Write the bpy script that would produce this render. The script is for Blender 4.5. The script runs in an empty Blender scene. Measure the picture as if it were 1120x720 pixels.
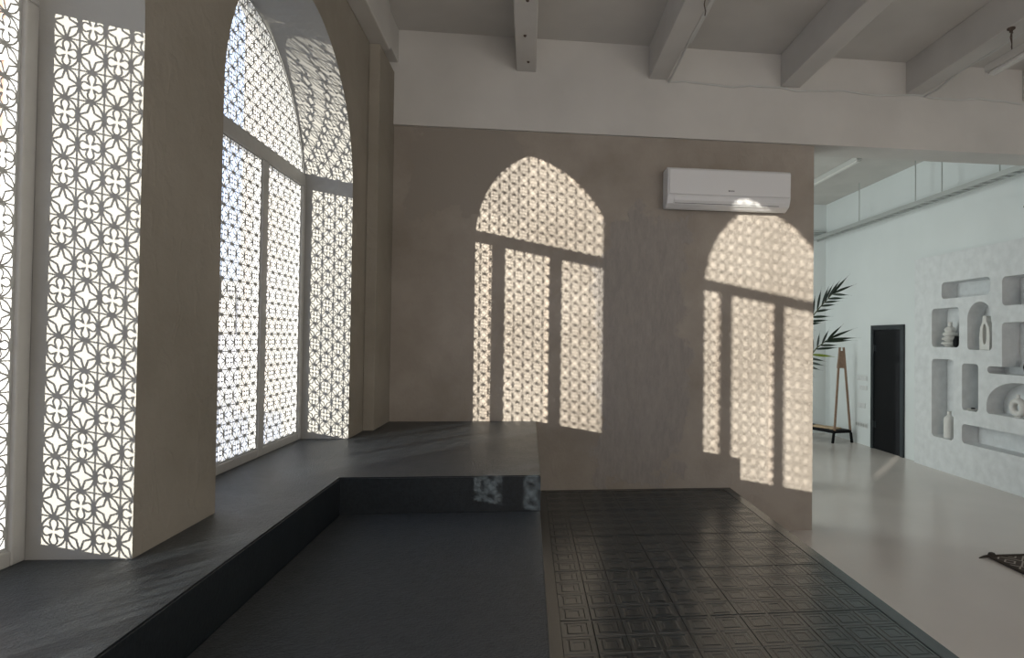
import bpy, bmesh, math, random
from mathutils import Vector, Matrix
from mathutils.geometry import delaunay_2d_cdt
random.seed(7)
S = bpy.context.scene
COL = S.collection

# ------------------------------------------------------------------ camera
EYE = 1.75
FPX, PX, PY = 666.27, 651.02, 360.0
YAW, PITCH, ROLL = .1087, .0170, .0118
cy, sy, cp, sp = math.cos(YAW), math.sin(YAW), math.cos(PITCH), math.sin(PITCH)
fw = Vector((sy*cp, cy*cp, sp)); rt = Vector((cy, -sy, 0)); up = rt.cross(fw)
rt2 = rt*math.cos(ROLL) + up*math.sin(ROLL); up2 = up*math.cos(ROLL) - rt*math.sin(ROLL)
cd = bpy.data.cameras.new('camera'); cam = bpy.data.objects.new('camera', cd); COL.objects.link(cam)
cam.matrix_world = Matrix(((rt2.x, up2.x, -fw.x, 0), (rt2.y, up2.y, -fw.y, 0), (rt2.z, up2.z, -fw.z, EYE), (0, 0, 0, 1)))
cd.sensor_width = 36; cd.lens = FPX/1120*36; cd.shift_x = (560-PX)/1120; cd.shift_y = (PY-360)/1120
cd.clip_start = .02
S.camera = cam

# ------------------------------------------------------------------ light
S.view_settings.view_transform = 'Standard'; S.view_settings.look = 'None'
S.view_settings.exposure = 0.0; S.view_settings.gamma = 1; S.view_settings.use_curve_mapping = False
SUN_T, SUN_S = .8717, .161
sd = bpy.data.lights.new('sun', 'SUN'); so = bpy.data.objects.new('sun', sd); COL.objects.link(so)
sd.energy = 14.5; sd.angle = math.radians(.42); sd.color = (1, .92, .80)
so.rotation_euler = Vector((SUN_T, 1, -SUN_S)).to_track_quat('-Z', 'Y').to_euler(); so.location = (-6, -6, 5)
def area(name, loc, aim, sx, sz, power, color):
    d = bpy.data.lights.new(name, 'AREA'); d.shape = 'RECTANGLE'; d.size = sx; d.size_y = sz; d.energy = power; d.color = color
    o = bpy.data.objects.new(name, d); COL.objects.link(o); o.location = loc
    o.rotation_euler = Vector(aim).to_track_quat('-Z', 'Z').to_euler()
area('rear_fill', (2.3, -3.3, 2.1), (0, .64, .77), 5.5, 1.6, 165, (1, .94, .88))  # added fill lamp behind the camera, lifts the ambient light
area('far_room_window_daylight', (-.9, 8.6, 1.9), (1, 0, 0), 5.0, 2.6, 150, (.92, 1, .98))

W = bpy.data.worlds.new('world'); S.world = W; W.use_nodes = True
wn = W.node_tree.nodes; wl = W.node_tree.links; wn.clear()
wo = wn.new('ShaderNodeOutputWorld'); wb = wn.new('ShaderNodeBackground'); wr = wn.new('ShaderNodeValToRGB')
wt = wn.new('ShaderNodeTexCoord'); ws = wn.new('ShaderNodeSeparateXYZ')
wl.new(wt.outputs['Generated'], ws.inputs[0]); wl.new(ws.outputs['Z'], wr.inputs[0]); wl.new(wr.outputs[0], wb.inputs[0]); wl.new(wb.outputs[0], wo.inputs[0])
wr.color_ramp.elements[0].position = 0.0; wr.color_ramp.elements[0].color = (.85, .90, 1, 1)
wr.color_ramp.elements[1].position = .75; wr.color_ramp.elements[1].color = (.42, .54, .82, 1)
e = wr.color_ramp.elements.new(.22); e.color = (.52, .63, .88, 1)
wb.inputs[1].default_value = 2.4

# ------------------------------------------------------------------ helpers
def P(n): return n
class MB:
    def __init__(s): s.v = []; s.f = []
    def vert(s, co): s.v.append(tuple(co)); return len(s.v)-1
    def face(s, cos): s.f.append([s.vert(c) for c in cos])
    def box(s, x0, x1, y0, y1, z0, z1):
        b = len(s.v)
        s.v += [(x0,y0,z0),(x1,y0,z0),(x1,y1,z0),(x0,y1,z0),(x0,y0,z1),(x1,y0,z1),(x1,y1,z1),(x0,y1,z1)]
        for q in ((0,3,2,1),(4,5,6,7),(0,1,5,4),(1,2,6,5),(2,3,7,6),(3,0,4,7)): s.f.append([b+i for i in q])
        return s
    def prism(s, poly, axis, a, b):
        """closed polygon (2D) extruded along axis x/y/z between a and b"""
        def co(p, t): return {'x': (t, p[0], p[1]), 'y': (p[0], t, p[1]), 'z': (p[0], p[1], t)}[axis]
        n = len(poly); i0 = len(s.v)
        s.v += [co(p, a) for p in poly] + [co(p, b) for p in poly]
        s.f.append([i0+i for i in range(n)]); s.f.append([i0+n+i for i in reversed(range(n))])
        for i in range(n):
            j = (i+1) % n; s.f.append([i0+i, i0+n+i, i0+n+j, i0+j])
        return s
    def tube(s, pts, r, n=8, caps=True):
        pts = [Vector(p) for p in pts]; rings = []
        rs = r if isinstance(r, (list, tuple)) else [r]*len(pts)
        for i, p in enumerate(pts):
            d = (pts[min(i+1, len(pts)-1)] - pts[max(i-1, 0)]).normalized()
            a = Vector((0, 0, 1)) if abs(d.z) < .9 else Vector((1, 0, 0))
            u = d.cross(a).normalized(); w = d.cross(u)
            rings.append([s.vert(p + (u*math.cos(2*math.pi*k/n) + w*math.sin(2*math.pi*k/n))*rs[i]) for k in range(n)])
        for a, b in zip(rings, rings[1:]):
            for k in range(n): s.f.append([a[k], a[(k+1) % n], b[(k+1) % n], b[k]])
        if caps: s.f.append(rings[0][::-1]); s.f.append(rings[-1])
        return s
    def bar(s, p, q, w, h, upv=(0, 0, 1)):
        p, q = Vector(p), Vector(q); d = (q-p).normalized(); u = d.cross(Vector(upv)).normalized(); v = u.cross(d)
        b = len(s.v)
        for c in (p, q):
            for i, j in ((-1,-1),(1,-1),(1,1),(-1,1)): s.v.append(tuple(c + u*i*w/2 + v*j*h/2))
        for f in ((0,1,2,3),(7,6,5,4),(0,4,5,1),(1,5,6,2),(2,6,7,3),(3,7,4,0)): s.f.append([b+i for i in f])
        return s
    def lathe(s, prof, c, n=28):
        rings = []
        for r, z in prof: rings.append([s.vert((c[0]+r*math.cos(2*math.pi*k/n), c[1]+r*math.sin(2*math.pi*k/n), c[2]+z)) for k in range(n)])
        for a, b in zip(rings, rings[1:]):
            for k in range(n): s.f.append([a[k], a[(k+1) % n], b[(k+1) % n], b[k]])
        s.f.append(rings[0][::-1]); s.f.append(rings[-1])
        return s
    def build(s, name, mat, parent=None, bevel=0, smooth=False, seg=2, fix=True):
        me = bpy.data.meshes.new(name); me.from_pydata(s.v, [], s.f); me.update()
        if fix:
            bm = bmesh.new(); bm.from_mesh(me); bmesh.ops.recalc_face_normals(bm, faces=bm.faces); bm.to_mesh(me); bm.free()
        o = bpy.data.objects.new(name, me); COL.objects.link(o)
        if mat: me.materials.append(mat)
        if parent: o.parent = parent
        if smooth:
            me.shade_smooth()
            try: me.set_sharp_from_angle(angle=math.radians(38))
            except Exception: pass
        if bevel:
            m = o.modifiers.new('bevel', 'BEVEL'); m.width = bevel; m.segments = seg; m.limit_method = 'ANGLE'; m.angle_limit = math.radians(40)
        return o
def struct(o): o['kind'] = 'structure'; return o
def tag(o, label, cat, group=None, kind=None):
    o['label'] = label; o['category'] = cat
    if group: o['group'] = group
    if kind: o['kind'] = kind
    return o
def empty(name, loc=(0, 0, 0)):
    o = bpy.data.objects.new(name, None); o.empty_display_size = .1; COL.objects.link(o); o.location = loc; return o
def part(mb, name, mat, root, **k):
    """part whose mesh is in world coordinates, parented to an Empty at root.location"""
    l = root.location
    if root.parent: l = l + root.parent.location
    mb.v = [(a-l.x, b-l.y, c-l.z) for a, b, c in mb.v]
    return mb.build(name, mat, root, **k)

def mat(name, color, rough=.6, metal=0, spec=.5, noise=None, bump=None, emit=None):
    m = bpy.data.materials.new(name); m.use_nodes = True; n = m.node_tree.nodes; l = m.node_tree.links
    b = n['Principled BSDF']; b.inputs['Base Color'].default_value = (*color, 1); b.inputs['Roughness'].default_value = rough
    b.inputs['Metallic'].default_value = metal; b.inputs['Specular IOR Level'].default_value = spec
    g = n.new('ShaderNodeNewGeometry')
    if noise:
        sc, amt, det = noise
        t = n.new('ShaderNodeTexNoise'); t.inputs['Scale'].default_value = sc; t.inputs['Detail'].default_value = det
        l.new(g.outputs['Position'], t.inputs['Vector'])
        r = n.new('ShaderNodeMapRange'); r.inputs[1].default_value = .3; r.inputs[2].default_value = .7; r.inputs[3].default_value = 1-amt; r.inputs[4].default_value = 1+amt
        l.new(t.outputs['Fac'], r.inputs[0])
        x = n.new('ShaderNodeVectorMath'); x.operation = 'SCALE'; x.inputs[0].default_value = color; l.new(r.outputs[0], x.inputs['Scale']); l.new(x.outputs[0], b.inputs['Base Color'])
    if bump:
        sc, st, dist = bump
        t = n.new('ShaderNodeTexNoise'); t.inputs['Scale'].default_value = sc; t.inputs['Detail'].default_value = 6; l.new(g.outputs['Position'], t.inputs['Vector'])
        bp = n.new('ShaderNodeBump'); bp.inputs['Strength'].default_value = st; bp.inputs['Distance'].default_value = dist
        l.new(t.outputs['Fac'], bp.inputs['Height']); l.new(bp.outputs[0], b.inputs['Normal'])
    return m

def nd(m, t, **k):
    x = m.node_tree.nodes.new(t)
    for a, b in k.items(): setattr(x, a, b)
    return x

# --- plaster of the back wall: taupe with smoother and rougher areas
def plaster(name, c1, c2, rough_area, relief=.2):
    m = mat(name, c1, .85, spec=.25); n = m.node_tree.nodes; l = m.node_tree.links; b = n['Principled BSDF']
    g = nd(m, 'ShaderNodeNewGeometry')
    t1 = nd(m, 'ShaderNodeTexNoise'); t1.inputs['Scale'].default_value = 1.6; t1.inputs['Detail'].default_value = 7; t1.inputs['Roughness'].default_value = .6
    l.new(g.outputs['Position'], t1.inputs['Vector'])
    r1 = nd(m, 'ShaderNodeMapRange'); r1.inputs[1].default_value = .35; r1.inputs[2].default_value = .68; l.new(t1.outputs['Fac'], r1.inputs[0])
    mx = nd(m, 'ShaderNodeMix', data_type='RGBA'); mx.inputs[6].default_value = (*c1, 1); mx.inputs[7].default_value = (*c2, 1); l.new(r1.outputs[0], mx.inputs[0])
    l.new(mx.outputs[2], b.inputs['Base Color'])
    t2 = nd(m, 'ShaderNodeTexNoise'); t2.inputs['Scale'].default_value = 26; t2.inputs['Detail'].default_value = 8; l.new(g.outputs['Position'], t2.inputs['Vector'])
    # trowel marks: ridges of a stretched noise
    mp = nd(m, 'ShaderNodeMapping'); mp.inputs['Scale'].default_value = (9, 9, 5); l.new(g.outputs['Position'], mp.inputs[0])
    t3 = nd(m, 'ShaderNodeTexNoise'); t3.inputs['Scale'].default_value = 1.0; t3.inputs['Detail'].default_value = 9; t3.inputs['Distortion'].default_value = 1.2; l.new(mp.outputs[0], t3.inputs['Vector'])
    r3 = nd(m, 'ShaderNodeMapRange'); r3.inputs[1].default_value = .56; r3.inputs[2].default_value = .64; l.new(t3.outputs['Fac'], r3.inputs[0])
    ad = nd(m, 'ShaderNodeMath', operation='MULTIPLY_ADD'); ad.inputs[1].default_value = .55; l.new(r3.outputs[0], ad.inputs[0]); l.new(t2.outputs['Fac'], ad.inputs[2])
    h = ad.outputs[0]
    if rough_area:
        x0, x1, z0, z1 = rough_area
        sp_ = nd(m, 'ShaderNodeSeparateXYZ'); l.new(g.outputs['Position'], sp_.inputs[0])
        tn = nd(m, 'ShaderNodeTexNoise'); tn.inputs['Scale'].default_value = 2.6; tn.inputs['Detail'].default_value = 7; tn.inputs['Roughness'].default_value = .62; l.new(g.outputs['Position'], tn.inputs['Vector'])
        def edge(sock, c, hw, amp):
            a = nd(m, 'ShaderNodeMath', operation='SUBTRACT'); a.inputs[1].default_value = c; l.new(sock, a.inputs[0])
            q = nd(m, 'ShaderNodeMath', operation='ABSOLUTE'); l.new(a.outputs[0], q.inputs[0])
            w = nd(m, 'ShaderNodeMath', operation='MULTIPLY_ADD'); w.inputs[1].default_value = amp; l.new(tn.outputs['Fac'], w.inputs[0]); l.new(q.outputs[0], w.inputs[2])
            r = nd(m, 'ShaderNodeMapRange'); r.inputs[1].default_value = hw+amp*.5-.02; r.inputs[2].default_value = hw+amp*.5+.02; r.inputs[3].default_value = 1; r.inputs[4].default_value = 0; l.new(w.outputs[0], r.inputs[0])
            return r.outputs[0]
        ma = nd(m, 'ShaderNodeMath', operation='MULTIPLY'); l.new(edge(sp_.outputs['X'], (x0+x1)/2, (x1-x0)/2, .75), ma.inputs[0]); l.new(edge(sp_.outputs['Z'], (z0+z1)/2, (z1-z0)/2, 1.1), ma.inputs[1])
        mp2 = nd(m, 'ShaderNodeMapping'); mp2.inputs['Scale'].default_value = (24, 24, 7.0); l.new(g.outputs['Position'], mp2.inputs[0])
        t4 = nd(m, 'ShaderNodeTexNoise'); t4.inputs['Scale'].default_value = 1; t4.inputs['Detail'].default_value = 8; t4.inputs['Roughness'].default_value = .7; l.new(mp2.outputs[0], t4.inputs['Vector'])
        s5 = t4
        mh = nd(m, 'ShaderNodeMix'); l.new(ma.outputs[0], mh.inputs[0]); l.new(h, mh.inputs[2])
        s6 = nd(m, 'ShaderNodeMath', operation='MULTIPLY'); s6.inputs[1].default_value = 9; l.new(t4.outputs['Fac'], s6.inputs[0]); l.new(s6.outputs[0], mh.inputs[3]); h = mh.outputs[0]
        m2 = nd(m, 'ShaderNodeMix', data_type='RGBA'); l.new(ma.outputs[0], m2.inputs[0]);  
        rk = nd(m, 'ShaderNodeMapRange'); rk.inputs[1].default_value = .36; rk.inputs[2].default_value = .66; l.new(t4.outputs['Fac'], rk.inputs[0])
        mk = nd(m, 'ShaderNodeMix', data_type='RGBA'); mk.inputs[6].default_value = (c1[0]*.74, c1[1]*.76, c1[2]*.80, 1); mk.inputs[7].default_value = (c1[0]*.90, c1[1]*.91, c1[2]*.95, 1); l.new(rk.outputs[0], mk.inputs[0]); l.new(mk.outputs[2], m2.inputs[7])
        ms = nd(m, 'ShaderNodeMath', operation='MULTIPLY'); l.new(edge(sp_.outputs['X'], -.55, .45, 1.0), ms.inputs[0]); l.new(edge(sp_.outputs['Z'], 3.3, .45, 1.3), ms.inputs[1])
        m3 = nd(m, 'ShaderNodeMix', data_type='RGBA'); l.new(ms.outputs[0], m3.inputs[0]); l.new(mx.outputs[2], m3.inputs[6]); m3.inputs[7].default_value = (c1[0]*.80, c1[1]*.80, c1[2]*.80, 1); l.new(m3.outputs[2], m2.inputs[6])
        l.new(m2.outputs[2], b.inputs['Base Color'])
    bp = nd(m, 'ShaderNodeBump'); bp.inputs['Strength'].default_value = relief; bp.inputs['Distance'].default_value = .015; l.new(h, bp.inputs['Height']); l.new(bp.outputs[0], b.inputs['Normal'])
    return m

M_plaster = plaster('taupe_plaster', (.41, .365, .32), (.31, .27, .23), (.66, 1.42, .5, 2.85))
M_pier = plaster('window_wall_plaster', (.36, .325, .275), (.29, .26, .215), None, .25)
M_reveal = mat('reveal_plaster', (.35, .342, .32), .85, spec=.2, noise=(3, .06, 5), bump=(30, .2, .006))
M_white = mat('painted_concrete', (.62, .60, .57), .75, spec=.25, noise=(1.8, .06, 6), bump=(14, .15, .008))
M_farwall = mat('far_room_paint', (.76, .80, .80), .7, spec=.25, noise=(1.5, .02, 3))
M_niche = mat('niche_plaster', (.74, .76, .77), .8, spec=.2, noise=(9, .07, 7), bump=(18, .35, .01))
M_frame = mat('frame_paint', (.46, .45, .43), .45, spec=.4, noise=(20, .03, 4))
M_lattice = mat('lattice_paint', (.44, .44, .43), .6, spec=.3)
M_ac = mat('air_conditioner_plastic', (.78, .78, .79), .32, spec=.5)
M_acdark = mat('air_conditioner_slot', (.05, .05, .05), .6)
M_acmark = mat('air_conditioner_mark', (.25, .25, .27), .5)
M_steel = mat('galvanised_steel', (.55, .57, .56), .45, metal=.6)
M_cable = mat('white_cable', (.62, .62, .60), .5)
M_black = mat('black_paint', (.003, .0035, .005), .6, spec=.2)
M_blackframe = mat('black_door_frame', (.012, .018, .022), .4)
M_wood = mat('rack_wood', (.30, .20, .14), .55, noise=(30, .15, 5))
M_pale = mat('pale_wood', (.55, .40, .25), .6, noise=(30, .15, 5))
M_ceramic = mat('white_ceramic', (.75, .74, .71), .55, spec=.35, noise=(40, .03, 3))
M_leaf = mat('palm_leaf', (.018, .035, .022), .35, spec=.5)
M_leafy = mat('palm_leaf_yellow_green', (.20, .28, .03), .45)
M_stem = mat('palm_stem', (.09, .10, .04), .6)
M_pot = mat('plant_pot', (.5, .49, .47), .7)
M_plastic = mat('socket_plastic', (.70, .72, .72), .35)
M_blue = mat('dark_blue_glaze', (.03, .05, .09), .35)
M_rust = mat('rusty_iron', (.10, .07, .055), .8)

# glossy poured floor
M_floor = mat('poured_floor', (.66, .61, .57), .22, spec=.5, noise=(.9, .05, 5), bump=(3, .03, .01))
# black coarse plaster of the stepped platform: pits and trowel ridges
def blackplaster(name, bump, lo, hi):
    m = mat(name, (.030, .034, .040), .36, spec=.5); n = m.node_tree.nodes; l = m.node_tree.links; b = n['Principled BSDF']
    g = nd(m, 'ShaderNodeNewGeometry')
    t = nd(m, 'ShaderNodeTexNoise'); t.inputs['Scale'].default_value = 9; t.inputs['Detail'].default_value = 8; t.inputs['Roughness'].default_value = .65; l.new(g.outputs['Position'], t.inputs['Vector'])
    hs = []
    for ang, sc_ in ((.5, (120, 30, 60)), (-.7, (28, 110, 50)), (1.2, (95, 36, 70))):      # pressed strands lying in three directions
        mp = nd(m, 'ShaderNodeMapping'); mp.inputs['Scale'].default_value = sc_; mp.inputs['Rotation'].default_value = (0, 0, ang)
        ro_ = nd(m, 'ShaderNodeVectorRotate'); ro_.rotation_type = 'Z_AXIS'; ro_.inputs['Angle'].default_value = ang; l.new(g.outputs['Position'], ro_.inputs['Vector'])
        ds = nd(m, 'ShaderNodeTexNoise'); ds.inputs['Scale'].default_value = 20; l.new(ro_.outputs[0], ds.inputs['Vector'])
        dv = nd(m, 'ShaderNodeVectorMath', operation='MULTIPLY_ADD'); dv.inputs[1].default_value = (.03, .03, .03); l.new(ds.outputs['Color'], dv.inputs[0]); l.new(ro_.outputs[0], dv.inputs[2])
        mp.inputs['Rotation'].default_value = (0, 0, 0); l.new(dv.outputs[0], mp.inputs[0])
        v = nd(m, 'ShaderNodeTexVoronoi'); v.inputs['Scale'].default_value = 1; l.new(mp.outputs[0], v.inputs['Vector'])
        hs.append(v.outputs['Distance'])
    mxm = nd(m, 'ShaderNodeMath', operation='MAXIMUM'); l.new(hs[0], mxm.inputs[0]); l.new(hs[1], mxm.inputs[1])
    a = nd(m, 'ShaderNodeMath', operation='MAXIMUM'); l.new(mxm.outputs[0], a.inputs[0]); l.new(hs[2], a.inputs[1])
    fn = nd(m, 'ShaderNodeTexNoise'); fn.inputs['Scale'].default_value = 105; fn.inputs['Detail'].default_value = 5; fn.inputs['Roughness'].default_value = .7; l.new(g.outputs['Position'], fn.inputs['Vector'])
    hh = nd(m, 'ShaderNodeMath', operation='MULTIPLY_ADD'); hh.inputs[1].default_value = .35; l.new(a.outputs[0], hh.inputs[0]); l.new(fn.outputs['Fac'], hh.inputs[2]); 
    bp = nd(m, 'ShaderNodeBump'); bp.inputs['Strength'].default_value = bump; bp.inputs['Distance'].default_value = .012; l.new(hh.outputs[0], bp.inputs['Height']); l.new(bp.outputs[0], b.inputs['Normal'])
    mx = nd(m, 'ShaderNodeMix', data_type='RGBA'); mx.inputs[6].default_value = (*lo, 1); mx.inputs[7].default_value = (*hi, 1); fl_ = nd(m, 'ShaderNodeMapRange'); fl_.inputs[1].default_value = .35; fl_.inputs[2].default_value = .85; l.new(a.outputs[0], fl_.inputs[0]); l.new(fl_.outputs[0], mx.inputs[0]); l.new(mx.outputs[2], b.inputs['Base Color'])
    rr = nd(m, 'ShaderNodeMapRange'); rr.inputs[3].default_value = .26; rr.inputs[4].default_value = .40; l.new(t.outputs['Fac'], rr.inputs[0]); l.new(rr.outputs[0], b.inputs['Roughness'])
    return m
M_stage = blackplaster('lit_black_strand_board', 1.0, (.026, .033, .040), (.062, .072, .080))   # lighter tread tone: light on the tops is put into the colour
M_riser = blackplaster('shaded_black_smooth_board', .12, (.005, .008, .011), (.014, .019, .024))  # same black board, darker: the risers' shade is put into the colour
M_tile = mat('black_embossed_tile', (.008, .018, .023), .27, spec=.75, noise=(14, .15, 5)); M_tile.node_tree.nodes['Principled BSDF'].inputs['IOR'].default_value = 1.6

def glassmat():
    m = bpy.data.materials.new('window_glass'); m.use_nodes = True; n = m.node_tree.nodes; l = m.node_tree.links; n.clear()
    o = n.new('ShaderNodeOutputMaterial'); mx = n.new('ShaderNodeMixShader'); t = n.new('ShaderNodeBsdfTransparent'); g = n.new('ShaderNodeBsdfGlossy')
    t.inputs[0].default_value = (.95, .97, .98, 1); g.inputs['Roughness'].default_value = .02; mx.inputs[0].default_value = .05
    l.new(t.outputs[0], mx.inputs[1]); l.new(g.outputs[0], mx.inputs[2]); l.new(mx.outputs[0], o.inputs[0]); return m
M_glass = glassmat()

# ------------------------------------------------------------------ dimensions (metres; camera above the origin)
D = 5.439                       # back wall plane
ZT, ZL, ZP = 1.0187, .8295, .4058   # upper tier, lower tier, tiled platform
XS, XE, YS = -.959, .0747, 3.285    # riser along the windows, right end of tiers, riser along the back wall
XP = 1.851                      # right edge of tiled platform
XW = 2.6426                     # end of back wall
ZB = 3.593                      # underside of girder
ZC = 4.42                       # ceiling
XI, XF, XO, XOUT = -1.271, -1.5975, -1.660, -1.78
XR = 5.72                       # right-hand wall
YFAR = 11.25
PER = 2.385
YC, RI, ZS = 3.597, .930, 2.77      # arched opening at the room side
YO, RO, ZO = 3.564, .979, 2.703     # arched opening at the window plane
ZSILL = .62
REAR = -4.0

# ------------------------------------------------------------------ room shell
struct(MB().box(-1.78, XR+.3, REAR-.3, YFAR+.3, -.2, 0).build('floor', M_floor))
struct(MB().box(-1.78, XR+.3, REAR-.3, YFAR+.3, ZC, ZC+.2).build('ceiling', M_white))

def loop(yc, r, zs, zb, n=56):
    pts = [(yc-r, zb)]
    for i in range(n+1):
        a = math.pi - math.pi*i/n; pts.append((yc+r*math.cos(a), zs+r*math.sin(a)))
    pts.append((yc+r, zb)); return pts
def holed(outer, holes):
    """triangles of a polygon with holes"""
    vs = []; es = []
    for lp in [outer]+holes:
        b = len(vs); vs += [Vector(p) for p in lp]; es += [(b+i, b+(i+1) % len(lp)) for i in range(len(lp))]
    ov, oe, of, *_ = delaunay_2d_cdt(vs, es, [], 0, 1e-7)
    def inside(p, poly):
        c = False; j = len(poly)-1
        for i in range(len(poly)):
            (xi, yi), (xj, yj) = poly[i], poly[j]
            if (yi > p[1]) != (yj > p[1]) and p[0] < (xj-xi)*(p[1]-yi)/(yj-yi)+xi: c = not c
            j = i
        return c
    out = []
    for f in of:
        cx = sum(ov[i].x for i in f)/len(f); cz = sum(ov[i].y for i in f)/len(f)
        if inside((cx, cz), outer) and not any(inside((cx, cz), h) for h in holes): out.append([(ov[i].x, ov[i].y) for i in f])
    return out
yw0, yw1 = REAR, D
inner = [loop(YC-k*PER, RI, ZS, ZSILL) for k in (0, 1)]
outer_ = [loop(YO-k*PER, RO, ZO, ZSILL) for k in (0, 1)]
wide_ = [loop(YO-k*PER, RO+.13, ZO, ZSILL) for k in (0, 1)]
rect = [(yw0, 0), (yw1, 0), (yw1, ZC), (yw0, ZC)]
wl_ = MB()
for tri in holed(rect, inner): wl_.face([(XI, y, z) for y, z in tri])
for tri in holed(rect, wide_): wl_.face([(XOUT, y, z) for y, z in tri])
for a, b in zip(rect, rect[1:]+rect[:1]): wl_.face([(XI, *a), (XI, *b), (XOUT, *b), (XOUT, *a)])
nwall = len(wl_.f)
for i_, o_, w_ in zip(inner, outer_, wide_):
    n = len(i_)
    for k in range(n):
        j = (k+1) % n
        wl_.face([(XI, *i_[k]), (XI, *i_[j]), (XF, *o_[j]), (XF, *o_[k])])
        wl_.face([(XF, *o_[k]), (XF, *o_[j]), (XO-.008, *o_[j]), (XO-.008, *o_[k])])
        wl_.face([(XO-.008, *o_[k]), (XO-.008, *o_[j]), (XO-.009, *w_[j]), (XO-.009, *w_[k])])
        wl_.face([(XO-.009, *w_[k]), (XO-.009, *w_[j]), (XOUT, *w_[j]), (XOUT, *w_[k])])
wall_left = struct(wl_.build('wall_left', M_pier))
wall_left.data.materials.append(M_reveal)
for p in wall_left.data.polygons:
    if p.index >= nwall: p.material_index = 1
bm = bmesh.new(); bm.from_mesh(wall_left.data); bmesh.ops.remove_doubles(bm, verts=bm.verts, dist=1e-5); bmesh.ops.recalc_face_normals(bm, faces=bm.faces); bm.to_mesh(wall_left.data); bm.free()

struct(MB().box(-1.78, XW, D, D+.30, 0, ZB).build('wall_back', M_plaster))
struct(MB().box(XI, XR, D-.035, D+.30, ZB, ZC).build('trim_1', M_white))             # concrete girder over wall and opening
struct(MB().box(XR, XR+.3, 8.40, YFAR, 0, ZC).box(XR+.25, XR+.3, REAR, 8.40, 0, 2.98).box(XR, XR+.3, REAR, 8.40, 2.98, ZC).build('wall_right', M_farwall))
struct(MB().box(-1.78, XR, YFAR, YFAR+.3, 0, ZC).build('wall_far', M_farwall))
struct(MB().box(-1.78, -1.5, D+.30, YFAR, 0, ZC).build('wall_far_left', M_farwall))
struct(MB().box(-1.78, XR, REAR-.3, REAR, 0, ZC).build('wall_rear', M_white))
struct(MB().box(XI, -1.188, 4.90, D, ZT, 4.05).build('trim_2', M_pier, bevel=.006))   # pilaster in the corner
# unseen free-standing posts, added to trim the sunlight entering each window
for k in (0, 1):
    y = 2.028-k*(PER+.04)
    struct(MB().box(-2.32, -2.18, y-.22, y, -.5, ZC).build('sun_trim_post', M_reveal))

# beams
BX = [(-.139, .034), (1.050, 1.222), (2.295, 2.480), (3.535, 3.70), (4.74, 4.90)]
for a, b in BX:
    struct(MB().box(a, b, REAR, D-.035, 4.117, ZC).build('ceiling_beam', M_white, bevel=.008))
    if a < 4: struct(MB().box(a, b, D+.30, YFAR, 4.25, ZC).build('ceiling_beam', M_white, bevel=.008))
struct(MB().box(XI, -1.135, REAR, 5.0, 4.05, ZC).build('ceiling_beam', M_white, bevel=.008))
struct(MB().box(XI, -1.155, 5.0, D-.035, 4.13, ZC).build('ceiling_beam', M_white, bevel=.006))

# ------------------------------------------------------------------ stepped black platform
st = empty('stepped_platform', (-.6, 3.0, 0))
up_ = MB()
poly = [(XI, -1.5), (XS, -1.5), (XS, YS), (XE, YS), (XE, D-.001), (XI, D-.001)]
up_.prism(poly, 'z', 0, ZT)
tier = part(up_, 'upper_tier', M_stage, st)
bm = bmesh.new(); bm.from_mesh(tier.data); ed = []
for e_ in bm.edges:
    p, q = (v.co+st.location for v in e_.verts)
    if min(p.z, q.z) > ZT-.01 and ((abs(p.x-XS) < .01 and abs(q.x-XS) < .01) or (abs(p.y-YS) < .01 and abs(q.y-YS) < .01) or (abs(p.x-XE) < .01 and abs(q.x-XE) < .01)): ed.append(e_)
bmesh.ops.bevel(bm, geom=ed, offset=.006, segments=2, affect='EDGES'); bm.to_mesh(tier.data); bm.free()
for k in (0, 1):
    yc, yo = YC-k*PER, YO-k*PER
    s_ = MB().prism([(XI, yc-RI), (XI, yc+RI), (XF, yo+RO), (XOUT+.03, yo+RO), (XOUT+.03, yo-RO), (XF, yo-RO)], 'z', ZSILL, ZT)
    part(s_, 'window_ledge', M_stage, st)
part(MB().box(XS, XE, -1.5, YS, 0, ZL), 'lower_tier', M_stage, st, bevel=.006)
for o in st.children:                     # rough lit-toned board on the treads, smooth shade-toned board on the risers
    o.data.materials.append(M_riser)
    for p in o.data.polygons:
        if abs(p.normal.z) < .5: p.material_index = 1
tag(st, 'black stepped seating platform along the arched windows and back wall', 'platform')

# ------------------------------------------------------------------ tiled platform
tp = empty('tiled_platform', (.95, 3.4, 0))
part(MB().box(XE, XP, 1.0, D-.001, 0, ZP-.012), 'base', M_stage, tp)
CXs, CYs = .1465, .155
tm = MB()
def profile(m_x, m_y):
    # (inset from the cell edge, height) : seam groove, raised border, nested squares
    return [(0, -.003), (.003, -.003), (.006, 0), (.020, 0), (.023, -.0018), (.030, -.0018), (.034, 0), (.047, 0), (.050, -.0015), (.058, -.0015)]
def cell(x0, x1, y0, y1, sx0, sx1, sy0, sy1):
    pr = profile(0, 0); rings = []
    hx, hy = (x1-x0)/2, (y1-y0)/2
    for d, h in pr:
        w = lambda s: (d if d > .010 else d*(1.5 if s else .7))
        dep = h
        q = [(x0+min(w(sx0), hx*.9), y0+min(w(sy0), hy*.9)), (x1-min(w(sx1), hx*.9), y0+min(w(sy0), hy*.9)), (x1-min(w(sx1), hx*.9), y1-min(w(sy1), hy*.9)), (x0+min(w(sx0), hx*.9), y1-min(w(sy1), hy*.9))]
        rings.append([tm.vert((a, b, ZP+dep)) for a, b in q])
    for a, b in zip(rings, rings[1:]):
        for k in range(4): tm.f.append([a[k], a[(k+1) % 4], b[(k+1) % 4], b[k]])
    tm.f.append(rings[-1])
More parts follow.
